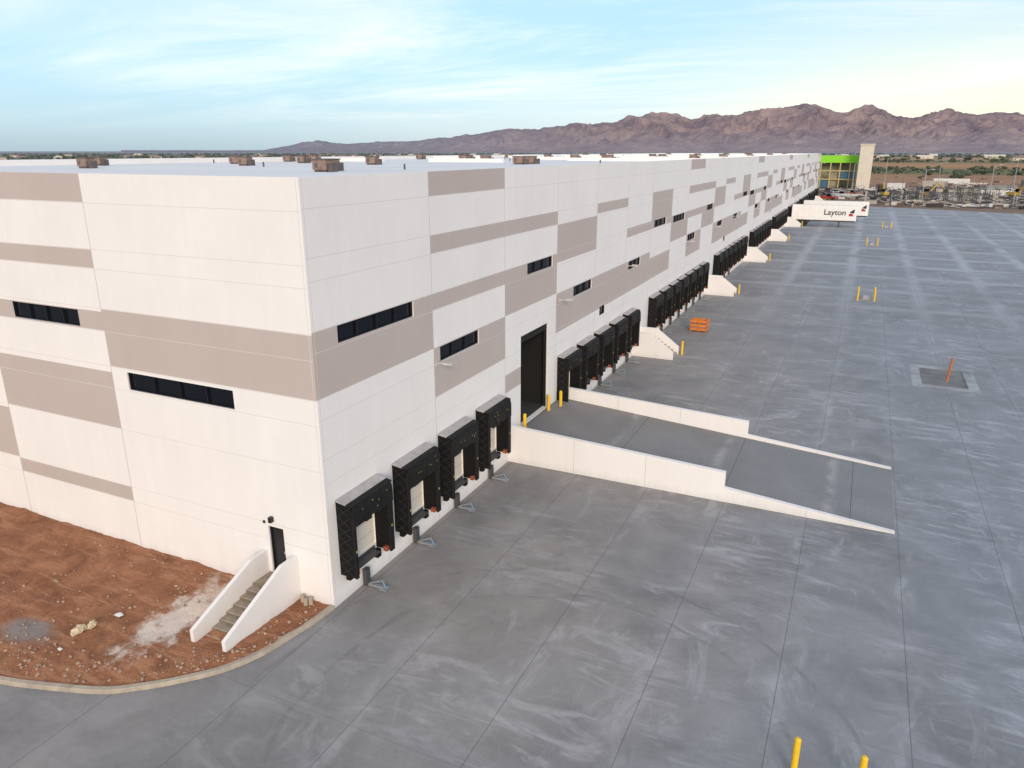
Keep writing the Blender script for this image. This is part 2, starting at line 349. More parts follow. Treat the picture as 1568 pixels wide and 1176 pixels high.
bigR=[(14.4,17.85,1.2,5.74)]+[(s_-1.35,s_-.6,1.2,2.9) for s_ in stairs]
def wall(name,axis,pos,a0,a1,z0,z1,opens,taupe,sgn,depth=.28):
    A=sorted(set([a0,a1]+[v for r in opens+taupe for v in r[:2] if a0<v<a1])); Z=sorted(set([z0,z1]+[v for r in opens+taupe for v in r[2:] if z0<v<z1]))
    bm=bmesh.new(); vd={}
    def V(a,z,dp=0):
        kk=(round(a,4),round(z,4),dp)
        if kk not in vd: vd[kk]=bm.verts.new((pos-sgn*dp,a,z) if axis=='x' else (a,pos-sgn*dp,z))
        return vd[kk]
    flip=(axis=='x')==(sgn>0)
    def F(q,mi):
        f=bm.faces.new(q if flip else q[::-1]); f.material_index=mi
    for i in range(len(A)-1):
        ca=(A[i]+A[i+1])/2
        oo=[r for r in opens if r[0]<ca<r[1]]; tt=[r for r in taupe if r[0]<ca<r[1]]
        for j in range(len(Z)-1):
            cz=(Z[j]+Z[j+1])/2
            if any(r[2]<cz<r[3] for r in oo): continue
            F([V(A[i],Z[j]),V(A[i+1],Z[j]),V(A[i+1],Z[j+1]),V(A[i],Z[j+1])],1 if any(r[2]<cz<r[3] for r in tt) else 0)
    for (a,b_,c,d) in opens:
        q=[(a,c),(b_,c),(b_,d),(a,d)]
        for i in range(4):
            p,r=q[i],q[(i+1)%4]; F([V(*p,depth),V(*r,depth),V(*r),V(*p)],0)
    return mkobj(name,bm,[M_white,M_taupe],WH)
wall('wall_dock_side','x',0,0,YE,0,ZT,winR+dockop+bigR,taupeR,1)
LJ=[-8.8,-15.1,-21.4,-27.7,-34,-40.3,-46.6]
taupeL=[(XW,-8.8,12.45,ZT),(XW,-8.8,10.35,10.95),(-34,-8.8,8.25,8.9),(-8.8,0,7.03,8.99),(-15.1,-8.8,4.75,6.8),(-21.4,-15.1,2.55,4.6),(-15.1,-8.8,1.95,2.5),(-34,-27.7,4.7,6.8),(-46.6,-40.3,6.9,8.9)]
winL=[(-13.6,-10.0,8.28,8.87),(-8.05,-3.3,6.27,6.9),(-26,-21.8,6.27,6.9)]
doorL=[(-2.45,-1.83,.7,2.42)]
wall('wall_end','y',0,XW,0,0,ZT,winL+doorL,taupeL,-1)
bm=bmesh.new()
vs=[bm.verts.new(v) for v in [(XW,0,0),(XW,YE,0),(XW,YE,ZT),(XW,0,ZT)]]; bm.faces.new(vs)
vs=[bm.verts.new(v) for v in [(XW,YE,0),(0,YE,0),(0,YE,ZT),(XW,YE,ZT)]]; bm.faces.new(vs)
mkobj('wall_back',bm,[M_white],WH)
bm=bmesh.new(); T=.2; zr=12.85
vs=[bm.verts.new(v) for v in [(XW+T,T,zr),(-T,T,zr),(-T,YE-T,zr),(XW+T,YE-T,zr)]]; bm.faces.new(vs)
o=[(XW,0),(0,0),(0,YE),(XW,YE)]; i_=[(XW+T,T),(-T,T),(-T,YE-T),(XW+T,YE-T)]
for a in range(4):
    b_=(a+1)%4
    for q in ([(*o[a],ZT),(*o[b_],ZT),(*i_[b_],ZT),(*i_[a],ZT)],[(*i_[a],ZT),(*i_[b_],ZT),(*i_[b_],zr),(*i_[a],zr)]):
        bm.faces.new([bm.verts.new(v) for v in q]).material_index=1
mkobj('roof',bm,[M_roof,M_white],WH)
bm=bmesh.new()
for yy in range(56,225,26):
    for xx in (-45,-30): box(bm,xx,xx+9,yy,yy+.4,zr+.002,zr+.40)
for yy in (72,98,124,150,176,202): box(bm,-20,-2,yy,yy+.3,zr+.002,zr+.38)
mkobj('roof_parapets',bm,[M_white],WH)
bm=bmesh.new()
def hv(x,y,s=.7):
    box(bm,x-.7*s,x+.7*s,y-.5*s,y+.5*s,zr+.12,zr+.95*s,0); box(bm,x-.78*s,x+.78*s,y-.58*s,y+.58*s,zr+.95*s,zr+1.03*s,1); box(bm,x-.6*s,x+.6*s,y-.4*s,y+.4*s,zr+.003,zr+.12,1)
    box(bm,x+.75*s,x+1.25*s,y-.35*s,y+.3*s,zr+.02,zr+.7*s,1); box(bm,x-.45*s,x-.15*s,y-.52*s,y-.505*s,zr+.25,zr+.7*s,1)
for a,b_ in [(-14.9,19.5),(-16,21.5),(-15,47),(-15,49.5),(-15,73),(-16,75),(-15,99),(-17,101),(-15,125),(-15,155),(-15,185),(-44,27),(-46,52),(-44,54),(-46,80),(-46,110),(-42,140),(-46,170),(-30,64),(-31,67),(-30,90),(-30,116),(-30,165),(-8,88),(-8,110),(-8,140),(-8,172),(-8,205),(-40,38),(-38,45),(-36,20),(-33,32),(-26,40),(-24,58),(-22,80)]: hv(a,b_)
for i in range(60):
    x=random.uniform(-46,-4); y=random.uniform(25,220); cyl(bm,x,y,zr,zr+.35,.07,1,6)
mkobj('rooftop_hvac_units',bm,[M_hvac,M_hvac2],WH)
bm=bmesh.new()
for k in range(1,KR): 
    y=J(k)
    box(bm,0.0005,.003,y-.012,y+.012,.0 if not any(a<y<b_ for a,b_,_,_ in dockop+bigR) else 5.75,ZT-.02,1)
for x in LJ: box(bm,x-.012,x+.012,-.003,-.0005,.1,ZT-.02,1)
def hline(z,segs,axis):
    for a,b_ in segs:
        if axis=='x': box(bm,.0005,.0025,a,b_,z-.008,z+.008,0)
        else: box(bm,a,b_,-.0025,-.0005,z-.008,z+.008,0)
def segs(a0,a1,z,opens):
    cut=sorted([(a,b_) for a,b_,c,d in opens if c-.01<z<d+.01]); out=[]; c0=a0
    for a,b_ in cut: out.append((c0,a)); c0=b_
    out.append((c0,a1)); return out
allR=winR+dockop+bigR
for z in (12.5,11.16,10.5,9.08,8.44,7.04,6.38,5.1,4.3): hline(z,segs(.02,YE,z,allR),'x')
for z in (12.43,10.97,10.33,9.01,8.23,7.01,6.22,4.73,2.52,1.93): hline(z,segs(XW,-.02,z,winL+doorL),'y')
box(bm,.0005,.003,.10,.115,.0,ZT-.02,0); box(bm,-.115,-.10,-.003,-.0005,.0,ZT-.02,0)
mkobj('panel_joints',bm,[M_reveal,M_joint],WH)
bm=bmesh.new()
def win(axis,a,b_,z0,z1,n):
    d=.10; fr=.03
    def bx(a,b2,c,e,d0,d1,mi):
        if axis=='x': box(bm,-d1,-d0,a,b2,c,e,mi)
        else: box(bm,a,b2,d0,d1,c,e,mi)
    bx(a,b_,z0,z1,d+.03,d+.05,0)
    bx(a,b_,z0,z0+fr,d-.05,d+.028,1); bx(a,b_,z1-fr,z1,d-.05,d+.028,1)
    for i in range(n+1):
        c=a+(b_-a)*i/n; c0=max(a,c-fr/2); c1=min(b_,c+fr/2)
        bx(c0,c1,z0+fr,z1-fr,d-.05,d+.028,1)
for a,b_,z0,z1 in winR: win('x',a,b_,z0,z1,4 if b_-a>4 else (1 if b_-a<1.5 else 3))
for a,b_,z0,z1 in winL: win('y',a,b_,z0,z1,4)
mkobj('windows',bm,[M_glass,M_frame],WH)
bm=bmesh.new()
box(bm,-2.45,-1.83,.12,.16,.7,2.42,0); box(bm,-2.45,-2.41,.06,.118,.7,2.42,0); box(bm,-1.87,-1.83,.06,.118,.7,2.42,0); box(bm,-1.95,-1.90,.07,.118,1.45,1.55,1)
box(bm,-2.30,-2.18,-.14,-.003,2.62,2.80,0)
box(bm,-2.62,-2.55,-.05,-.003,2.5,2.58,0)
for s_ in stairs: box(bm,-.2,-.15,s_-1.35,s_-.6,1.2,2.9,0)
mkobj('personnel_doors',bm,[M_frame,M_steel],WH)
bm=bmesh.new()
box(bm,-9,-8.9,12,21,1.2,5.9,0); 
vs=[bm.verts.new(v) for v in [(-8.9,14.0,1.19),(-.28,14.0,1.19),(-.28,18.2,1.19),(-8.9,18.2,1.19)]]; bm.faces.new(vs).material_index=2
vs=[bm.verts.new(v) for v in [(-8.9,14.0,6.),(-.28,14.0,6.),(-.28,18.2,6.),(-8.9,18.2,6.)]]; bm.faces.new(vs)
for yy in (13.98,18.22):
    vs=[bm.verts.new(v) for v in [(-8.9,yy,1.19),(-.28,yy,1.19),(-.28,yy,6.),(-8.9,yy,6.)]]; bm.faces.new(vs)
box(bm,-.27,-.12,14.4,17.85,5.35,5.735,0)
box(bm,-.2,-.08,14.41,14.46,1.21,5.34,1); box(bm,-.27,-.12,17.79,17.845,1.21,5.34,0)
mkobj('drive_in_doorway',bm,[M_dark,M_brace,mat('interior_slab',(.05,.05,.05),.8)],WH)
bm=bmesh.new(); bd=bmesh.new()
for di,d in enumerate(docks):
    w=2.17; D=.58; zb=1.0; zf=3.50; zw=3.60; pl=.12; pw=.22
    near=d<60
    prism(bm,[(.001,zb),(D,zb),(D,zf),(.001,zw)],'y',d,d+pl,0)
    prism(bm,[(.001,zb),(D,zb),(D,zf),(.001,zw)],'y',d+w-pw,d+w,0)
    prism(bm,[(.001,2.98),(D,2.90),(D,zf),(.001,zw)],'y',d+pl+.001,d+w-pw-.001,0)
    prism(bm,[(.001,zw+.005),(.40,zw-.062),(.40,zw-.025),(.001,zw+.05)],'y',d-.03,d+w+.03,2)
    prism(bm,[(.401,zw-.058),(D+.04,zf+.008),(D+.04,zf+.03),(.401,zw-.036)],'y',d-.02,d+w+.02,1)
    for a0,a1 in ((d-.01,d+pl+.04),(d+w-pw-.04,d+w+.01)):
        prism(bm,[(D+.002,a0),(D+.06,a0+.03),(D+.06,a1-.03),(D+.002,a1)],'z',zb-.02,zf-.12,1)
    ns=7 if near else 1
    for q in range(ns):
        y0=d+.02+(w-.04)*q/ns; y1=y0+(w-.04)/ns-.004
        prism(bm,[(D+.003,2.84-random.uniform(0,.14)),(D+.08+random.uniform(0,.03),2.86-random.uniform(0,.12)),(D+.08,3.3),(D+.03,zf)],'y',y0,y1,1)
    if near:
        yy=d-.010; nz=7
        for q in range(nz):
            za=zb+.05+(zf-zb-.1)*q/nz; zc=zb+.05+(zf-zb-.1)*(q+1)/nz
            rod(bm,(.05,yy,za),(D-.05,yy,zc),.008,3,4); rod(bm,(D-.05,yy,za),(.05,yy,zc),.008,3,4)
        for i in range(6):
            yy=d+.15+random.random()*1.8; zz=2.95+random.random()*.4; box(bm,D+.111,D+.116,yy,yy+.025,zz,zz+.04,4)
        for yy in (d+.05,d+w-.16): box(bm,D+.062,D+.075,yy,yy+.04,1.9,1.98,4)
    box(bd,-.10,-.06,d+.14,d+1.97,1.15,3.1,0)
    for q in range(1,4): box(bd,-.0595,-.05,d+.14,d+1.97,1.15+q*.49-.008,1.15+q*.49+.008,6)
    box(bd,-.059,-.045,d+.9,d+1.2,2.35,2.5,1)
    box(bd,.001,.05,d+.30,d+1.80,.88,1.13,1); box(bd,.051,.38,d+.45,d+1.66,1.03,1.07,1)
    for s0 in (d+.18,d+1.72): box(bd,.055,.22,s0,s0+.2,.72,1.0,2)
    for s0 in (d+pl+.01,d+w-pw-.16): box(bd,.40,.56,s0,s0+.14,1.02,1.18,3)
    if d<75:
        c=d+1.15
        box(bd,.05,.85,c-.06,c+.06,.02,.09,4); box(bd,.052,.2,c-.11,c+.11,.02,.62,1); box(bd,.7,.95,c-.14,c+.14,.02,.06,4)
        rod(bd,(.25,c,.1),(.8,c-.05,.34),.03,4); rod(bd,(.8,c-.05,.34),(.92,c-.05,.1),.025,5); rod(bd,(.3,c+.09,.1),(.62,c+.09,.2),.025,5)
mkobj('dock_shelters',bm,[M_rubber,M_rubber2,M_shelter_top,M_lattice,mat('tag_yellow',(.45,.36,.12),.6)],WH)
mkobj('dock_doors',bd,[M_door,M_brace,M_rubber,M_orange,M_steel,M_blue,mat('door_seam',(.5,.45,.38),.6)],WH)
bm=bmesh.new()
for r in range(5):
    for y,z in ((6.75,6.42),(19.3,6.6),(31.3,6.75)):
        yy=y+r*PER
        if yy>YE: continue
        box(bm,.004,.06,yy-.09,yy+.09,z-.08,z+.08,0); rod(bm,(.06,yy,z),(.42,yy,z+.06),.03,0); prism(bm,[(.38,z+.02),(.78,z+.06),(.78,z+.12),(.38,z+.12)],'y',yy-.14,yy+.14,0)
mkobj('wall_lamps',bm,[mat('lamp_grey',(.5,.48,.46),.5)],WH)
for s_ in stairs:
    E=empty('dock_stair'); bm=bmesh.new()
    for yy in (s_,s_-1.75):
        prism(bm,[(0.004,0.005),(2.9,0.005),(2.9,.55),(1.25,1.75),(0.004,1.75)],'y',yy-.09,yy+.09,0)
    mkobj('side_walls',bm,[M_white],E); bm=bmesh.new()
    box(bm,.004,1.2,s_-1.655,s_-.095,.005,1.2,0)
    for i in range(6): box(bm,1.2+i*.27+.001,1.2+(i+1)*.27,s_-1.655,s_-.095,.005,1.2-(i+1)*.17,0)
    mkobj('steps',bm,[M_kerb],E); bm=bmesh.new()
    cyl(bm,3.15,s_+.0,.0,.95,.08,0); cyl(bm,3.15,s_+.0,.95,1.0,.08,0,12,.04); mkobj('bollard_guard',bm,[M_yellow],E)
# ---------------------------------------------------------------- end stair
E=empty('entrance_stair'); bm=bmesh.new()
for xa,zt in ((-2.72,1.50),(-1.46,1.60)):
    prism(bm,[(-.004,.0),(-.004,zt),(-.72,zt),(-3.25,.50),(-3.25,0)],'x',xa,xa+.13,0)
mkobj('side_walls',bm,[M_white],E); bm=bmesh.new()
M_step=mat('stair_concrete',(.30,.25,.19),.9,4,.25,.01); M_nose=mat('stair_nosing',(.42,.36,.28),.8,4,.15); M_riser=mat('stair_riser',(.19,.155,.12),.9,4,.2)
box(bm,-2.588,-1.462,-.8,-.004,.0,.7,0); NS=8; rz=.7/NS; ru=2.35/NS
for i in range(NS):
    y1=-.8-i*ru; zt_=.7-(i+1)*rz+.02
    box(bm,-2.588,-1.462,y1-ru,y1-.001,.0,zt_,0); box(bm,-2.587,-1.463,y1-ru-.004,y1-ru+.04,zt_+.001,zt_+.008,1)
    box(bm,-2.587,-1.463,y1-.006,y1-.002,zt_+.004,zt_+rz-.004,2)
mkobj('steps',bm,[M_step,M_nose,M_riser],E)
bm=bmesh.new(); 
for x,y in ((-1.12,-.18),(-.9,-.3),(-.78,-.2)): cyl(bm,x,y,.05,.28,.07,0)
mkobj('pipe_stubs',bm,[M_kerb])
# ---------------------------------------------------------------- ramp
E=empty('loading_ramp'); bm=bmesh.new(); XR=16.4
vs=[bm.verts.new(v) for v in [(-.1,13.2,1.19),(XR,13.25,.006),(XR,19.55,.006),(-.1,19.6,1.19)]]; bm.faces.new(vs)
mkobj('ramp_surface',bm,[M_ramp],E); bm=bmesh.new()
def zs(x): return 1.19-(1.184)*(x/XR)
for y0,y1 in ((12.98,13.2),(19.6,19.8)):
    prism(bm,[(.004,0.003),(9.95,0.003),(9.95,1.32),(.004,1.80)],'y',y0,y1,0)
    prism(bm,[(9.951,0.003),(XR,0.003),(XR,.06),(9.951,zs(9.95)+.16)],'y',y0+.003,y1-.003,0)
mkobj('ramp_walls',bm,[M_white],E); bm=bmesh.new()
for y0 in (12.977,19.597):
    for x in (3.3,6.6,13.2): box(bm,x-.008,x+.008,y0-.002,y0,.01,(1.80-.048*x if x<9.9 else zs(x)+.1),0)
mkobj('ramp_wall_joints',bm,[M_joint],E)
# ---------------------------------------------------------------- bollards
def bollard(x,y,z=0,h=1.1,r=.075,name='yellow_bollard',m=None,tip=None):
    bm=bmesh.new(); cyl(bm,x,y,z,z+h-.04,r,0,16,tip=tip); tx,ty=tip or (x,y)
    cyl(bm,tx,ty,z+h-.04,z+h,r,0,16,r*.55); cyl(bm,x,y,z+.002,z+.015,r*1.5,1,16)
    return mkobj(name,bm,[m or M_yellow,M_kerb])
bollard(13.94,-.78); bollard(15.34,-.72)
bollard(.25,14.35,1.18,.8,.08); bollard(.25,17.35,1.18,.85,.08); bollard(.55,18.3,1.16,.85,.08)
for cx,cy in ((15,63.4),(15.5,112),(18,143),(12,199)):
    for dx,dy in ((-.75,-.6),(.75,-.3),(-.75,1.4),(.75,1.7)): bollard(cx+dx,cy+dy,0,1.1,.08)
    bm=bmesh.new(); box(bm,cx-.4,cx+.4,cy+.2,cy+1,.004,.1,0); box(bm,cx-.25,cx+.25,cy+.4,cy+.8,.101,.35,1); mkobj('utility_box',bm,[M_kerb,M_steel])
E=empty('utility_pit'); bm=bmesh.new()
def rect(bm,x0,x1,y0,y1,z,mi): bm.faces.new([bm.verts.new(v) for v in [(x0,y0,z),(x1,y0,z),(x1,y1,z),(x0,y1,z)]]).material_index=mi
rect(bm,17.9,21.6,34.3,39.8,.004,0); rect(bm,18.55,20.95,35.0,38.9,.008,1)
box(bm,18.5,21.0,34.95,35.0,.009,.04,2); box(bm,18.5,18.55,35.0,38.9,.009,.04,2); box(bm,20.95,21.0,35.0,38.9,.009,.04,2); box(bm,18.5,21.0,38.9,38.95,.009,.04,2)
mkobj('cover',bm,[mat('fresh_concrete',(.32,.34,.365),.8,.6,.4),mat('pit_cover',(.15,.155,.16),.7,1,.3),mat('pit_rim',(.20,.19,.17),.8,2,.3)],E)
bollard(19.9,36.2,.01,1.55,.07,'marker_post',mat('marker_orange',(.45,.13,.05),.6),tip=(20.02,36.3))
E=empty('orange_crate'); bm=bmesh.new()
M_or2=mat('crate_orange',(.62,.19,.03),.6,4,.2)
x0,x1,y0,y1=2.15,3.4,43.1,44.0
for z in (.1,.42,.74): 
    box(bm,x0,x1,y0,y0+.04,z,z+.2,0); box(bm,x0,x1,y1-.04,y1,z,z+.2,0); box(bm,x0,x0+.04,y0+.041,y1-.041,z,z+.2,0); box(bm,x1-.04,x1,y0+.041,y1-.041,z,z+.2,0)
for x in (x0-.03,(x0+x1)/2,x1): box(bm,x,x+.05,y0-.05,y0-.001,.02,1.0,0); box(bm,x,x+.05,y1+.001,y1+.05,.02,1.0,0)
box(bm,x0+.05,x1-.05,y0+.05,y1-.05,.1,.6,1)
mkobj('slats',bm,[M_or2,M_hvac],E)
# ---------------------------------------------------------------- semi trailers
def trailer(x0,y0,L,ts=1.25):
    E=empty('semi_trailer'); bm=bmesh.new(); W=2.4; zb,zt=1.15,4.0
    box(bm,x0,x0+L,y0,y0+W,zb,zt,0); bmesh.ops.bevel(bm,geom=bm.edges[:],offset=.06,segments=2,affect='EDGES')
    mkobj('box_body',bm,[M_truck],E); bm=bmesh.new()
    for i in range(1,11): box(bm,x0+L*i/11-.02,x0+L*i/11+.02,y0-.012,y0-.002,zb+.1,zt-.1,0)
    box(bm,x0+.1,x0+L-.1,y0-.03,y0-.002,zb,zb+.12,1)
    mkobj('side_ribs',bm,[mat('rib',(.70,.69,.68),.5),M_brace],E); bm=bmesh.new()
    for wx in (x0+1.3,x0+2.5):
        for wy in (y0+.02,y0+W-.3):
            bmesh.ops.create_cone(bm,cap_ends=True,segments=20,radius1=.5,radius2=.5,depth=.28,matrix=Matrix.Translation((wx,wy+.14,.5))@Matrix.Rotation(math.pi/2,4,'X'))
    mkobj('wheels',bm,[M_tyre],E); bm=bmesh.new()
    box(bm,x0+.4,x0+3.4,y0+.4,y0+W-.4,.75,1.12,0); box(bm,x0+3.5,x0+L-.3,y0+.9,y0+1.5,.98,1.13,0)
    for wy in (y0+.3,y0+W-.4): box(bm,x0+L-3,x0+L-2.85,wy,wy+.12,.05,1.13,0); box(bm,x0+L-3.15,x0+L-2.7,wy-.1,wy+.2,.0,.05,0)
    mkobj('chassis',bm,[M_brace],E)
    c=bpy.data.curves.new('lettering','FONT'); c.body='Layton'; c.size=ts; c.extrude=.004; c.offset=.02
    t=bpy.data.objects.new('lettering',c); COL.objects.link(t); t.rotation_euler=(math.pi/2,0,0); t.location=(x0+L*.50,y0-.03,zb+1.15); t.parent=E; c.materials.append(mat('lettering_black',(.015,.015,.02),.5))
    bm=bmesh.new(); a=x0+L-1.25
    prism(bm,[(a,zb+1.6),(a+.8,zb+1.5),(a+.9,zb+2.3),(a+.35,zb+2.0)],'y',y0-.03,y0-.014,0); prism(bm,[(a-.1,zb+1.0),(a+.8,zb+1.0),(a+.5,zb+1.45),(a,zb+1.5)],'y',y0-.03,y0-.014,1)
    mkobj('logo',bm,[mat('logo_black',(.02,.02,.03),.5),mat('logo_red',(.4,.02,.03),.5)],E)
trailer(.9,141,11.6,1.45); trailer(1.9,155,12.6,1.4)
# ---------------------------------------------------------------- vehicles
def car(x,y,rot,col,kind=0):
    E=empty('parked_car' if kind==0 else 'pickup_truck'); m=mat('car_paint',col,.3,1,.02)
    bm=bmesh.new(); L=2.3 if kind==0 else 2.75
    prism(bm,[(-L,.35),(-L,.85),(-L*.95,1.0),(L*.45,1.0),(L*.93,.88),(L,.6),(L,.35)],'y',-.9,.9,0)
    cab=[(-L*.75,1.0),(-L*.55,1.48),(L*.1,1.48),(L*.42,1.0)] if kind==0 else [(-L*.05,1.0),(0,1.75),(L*.35,1.75),(L*.55,1.0)]
    prism(bm,[(a,b_+.001) for a,b_ in cab],'y',-.78,.78,1)
    prism(bm,[(cab[1][0],cab[1][1]+.003),(cab[2][0],cab[2][1]+.003),(cab[2][0]-.05,cab[2][1]+.06),(cab[1][0]+.05,cab[1][1]+.06)],'y',-.74,.74,0)
    mkobj('body',bm,[m,M_glass],E); bm=bmesh.new()
    for wx in (-L*.62,L*.62):
        for wy in (-.82,.82): bmesh.ops.create_cone(bm,cap_ends=True,segments=16,radius1=.36,radius2=.36,depth=.24,matrix=Matrix.Translation((wx,wy,.36))@Matrix.Rotation(math.pi/2,4,'X'))
    mkobj('wheels',bm,[M_tyre],E); E.location=(x,y,0); E.rotation_euler=(0,0,rot)
cols=[(.6,.6,.6),(.35,.03,.02),(.05,.05,.06),(.5,.5,.51),(.3,.3,.32),(.4,.12,.05)]
for i,(x,y) in enumerate([(-6,236.5),(3,232),(2,243),(6,250),(-3,246),(9,258),(4,266),(-5,256),(1,274),(13,246)]):
    car(x,y,random.uniform(-.4,.4)+(0 if i%2 else 1.5),cols[i%6],i%2)
E=empty('unfinished_office_building'); bm=bmesh.new()
box(bm,-8,9.3,312,330,9.6,12.3,0); mkobj('green_fascia',bm,[M_green],E); bm=bmesh.new()
box(bm,9.5,14.2,304,312,0,16.2,0); box(bm,9.2,14.5,303.7,312.3,16.2,16.6,0); mkobj('stair_tower',bm,[M_cream],E); bm=bmesh.new()
for x in (-7.5,-4,-.5,3,6.5,9): box(bm,x-.2,x+.2,311,311.4,0,9.58,0)
for z in (3.2,6.4): box(bm,-8,9.3,311.1,311.3,z,z+.35,0)
box(bm,-7.8,9.2,318,318.5,0,9.5,1); box(bm,-7,-.8,311.5,311.6,.2,3.1,2); box(bm,3.3,8.8,311.5,311.6,3.7,6.3,2); box(bm,-.3,2.8,312.2,312.4,0,6,1)
mkobj('frame',bm,[mat('frame_yellow',(.50,.40,.16),.6),mat('sheathing',(.30,.26,.18),.7,.6,.3),mat('blue_glass',(.06,.14,.22),.2)],E)
def cabin(x,y,l,w,h,m,rot=0,name='storage_container'):
    E=empty(name); bm=bmesh.new(); box(bm,-l/2,l/2,-w/2,w/2,.15,h,0)
    for i in range(int(l/.6)): box(bm,-l/2+i*.6+.1,-l/2+i*.6+.3,-w/2-.03,-w/2-.002,.25,h-.1,0)
    box(bm,-l/2+.05,l/2-.05,-w/2+.05,w/2-.05,.02,.148,1); box(bm,l/2+.002,l/2+.05,-w/2+.1,-.05,.25,h-.15,1); box(bm,l/2+.002,l/2+.05,.05,w/2-.1,.25,h-.15,1)
    mkobj('shell',bm,[m,M_brace],E); E.location=(x,y,0); E.rotation_euler=(0,0,rot)
cc=[mat('cabin_white',(.62,.61,.59),.6),mat('container_beige',(.42,.38,.32),.7),mat('container_slate',(.12,.14,.16),.6),mat('container_grey',(.25,.25,.25),.6),M_truck]
for i in range(22):
    x=random.uniform(22,150); y=random.uniform(255,400)
    cabin(x,y,random.choice([6,9,14]),2.5,2.5,cc[i%5],random.choice([0,.1,0,-.1,.2]),'storage_container' if i%3 else 'site_office_trailer')
for i in range(12):
    x=12+i*9+random.uniform(-3,3); y=216+random.uniform(-4,18); E=empty('precast_wall_panel'); bm=bmesh.new()
    box(bm,x,x+.5,y,y+.8,0,random.uniform(2,4.4),0); box(bm,x-.2,x+.7,y-.2,y+1.0,0,.25,0); box(bm,x+.6,x+random.uniform(3,7),y+.2,y+.5,0,random.uniform(.6,1.3),0); mkobj('panel',bm,[mat('panel_grey',(.38,.35,.31),.8,.6,.15)],E)
def excavator(x,y,rot,col):
    E=empty('excavator'); m=mat('machine_paint',col,.5,2,.1); bm=bmesh.new()
    for wy in (-1.2,.7): prism(bm,[(-1.8,.2),(-1.5,.0),(1.5,.0),(1.8,.2),(1.8,.6),(1.5,.8),(-1.5,.8),(-1.8,.6)],'y',wy,wy+.5,1)
    box(bm,-1.9,1.2,-1.1,1.1,.95,1.9,0); box(bm,.1,1.3,.2,1.05,1.901,2.9,2); box(bm,.1,1.3,.2,1.05,2.902,3.0,0)
    rod(bm,(1.2,-.2,1.5),(3.6,-.2,4.6),.22,0); rod(bm,(3.6,-.2,4.6),(6.0,-.2,2.6),.17,0); prism(bm,[(5.6,1.4),(6.6,1.5),(6.4,2.6),(5.9,2.7)],'y',-.7,.3,1)
    mkobj('machine',bm,[m,M_tyre,M_glass],E); E.location=(x,y,0); E.rotation_euler=(0,0,rot)
excavator(30,252,.4,(.5,.30,.05)); excavator(55,262,-.8,(.5,.32,.05)); excavator(19,246,1.9,(.5,.30,.04))
bm=bmesh.new()
mats_j=[mat('debris_brown',(.12,.08,.06),.8),mat('debris_beige',(.36,.31,.25),.8),M_brace,M_steel,M_hvac,mat('debris_white',(.55,.55,.53),.7),mat('debris_dark',(.03,.03,.035),.7)]
for i in range(4600):
    x=random.uniform(2,200); y=208+abs(random.gauss(0,1))*60
    if x<16 and y<235: continue
    l=random.uniform(.3,2.4); w=random.uniform(.3,1.2); h=random.uniform(.12,1.0); q=random.random()
    if q<.58: rod(bm,(x,y,.2),(x+random.uniform(-7,7),y+random.uniform(-2,2),.2+random.uniform(0,1.6)),.09,random.choice([2,6,6,3,0]),4)
    elif q<.66: rod(bm,(x,y,0),(x,y,random.uniform(1.5,4)),.08,random.choice([6,3,2,1]),4)
    elif q<.70: l=random.uniform(4,9); box(bm,x,x+l,y,y+.5,.3,random.uniform(.6,1.2),random.choice([5,5,1]))
    else: box(bm,x,x+l,y,y+w,0,h,random.choice([0,1,2,6,6,3,0,5,1]))
mkobj('construction_debris',bm,mats_j)
for x0,y0,nx,ny in ((20,224,8,4),(54,220,9,4),(92,216,8,4),(30,262,8,3),(70,258,9,3)):
    E=empty('steel_frame'); bm=bmesh.new()
    for i in range(nx):
        for j in range(ny):
            X_,Y_=x0+i*3.5,y0+j*5; h=2.6+.6*((i*7+j*3)%3)
            cyl(bm,X_,Y_,0,h+.4,.11,0,6)
            if i<nx-1: rod(bm,(X_,Y_,2.5),(X_+3.5,Y_,2.5),.11,0,4); rod(bm,(X_,Y_,1.0),(X_+3.5,Y_,2.5),.06,0,4)
            if j<ny-1: rod(bm,(X_,Y_,2.5),(X_,Y_+5,2.5),.09,0,4)
    mkobj('members',bm,[M_brace],E)
for x,y,h in ((28,226,9),(9,262,10),(60,300,11),(47,250,10),(95,330,11),(52,212,9),(20,345,11),(-2,262,10),(36,290,10),(72,240,9)):
    E=empty('light_pole'); bm=bmesh.new(); cyl(bm,x,y,0,h,.13,0,8,.08); rod(bm,(x,y,h-.1),(x+1.6,y,h+.2),.06,0); box(bm,x+1.3,x+2.1,y-.15,y+.15,h+.1,h+.28,0); cyl(bm,x,y,0,.9,.35,1,10); mkobj('pole',bm,[M_steel,M_kerb],E)
mt=Mass()
def clump(x,y,h,mi=0):
    for q in range(random.randint(2,5)):
        r=h*random.uniform(.22,.42); mt.ico((x+random.gauss(0,h*.45),y+random.gauss(0,h*.3),h*random.uniform(.3,.65)),(r*random.uniform(.9,1.5),r,r*random.uniform(.7,1.1)),r*.2,0,mi)
for i in range(2600):
    a=math.radians(random.uniform(-64,16)); d=random.choice([random.uniform(1000,1500),random.uniform(1700,2600),random.uniform(1900,3800),random.uniform(2500,4800),random.uniform(2500,4800)])
    if a<math.radians(-15): d=max(d,1600)
    elif d<1600 and random.random()<.6: continue
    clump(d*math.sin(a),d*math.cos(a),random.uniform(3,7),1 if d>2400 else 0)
for i in range(420):
    x=random.uniform(5,330); y=random.choice([random.gauss(560,18),random.gauss(640,22),random.gauss(1150,30),random.uniform(430,760)]); clump(x,y,random.uniform(1.2,3.8))
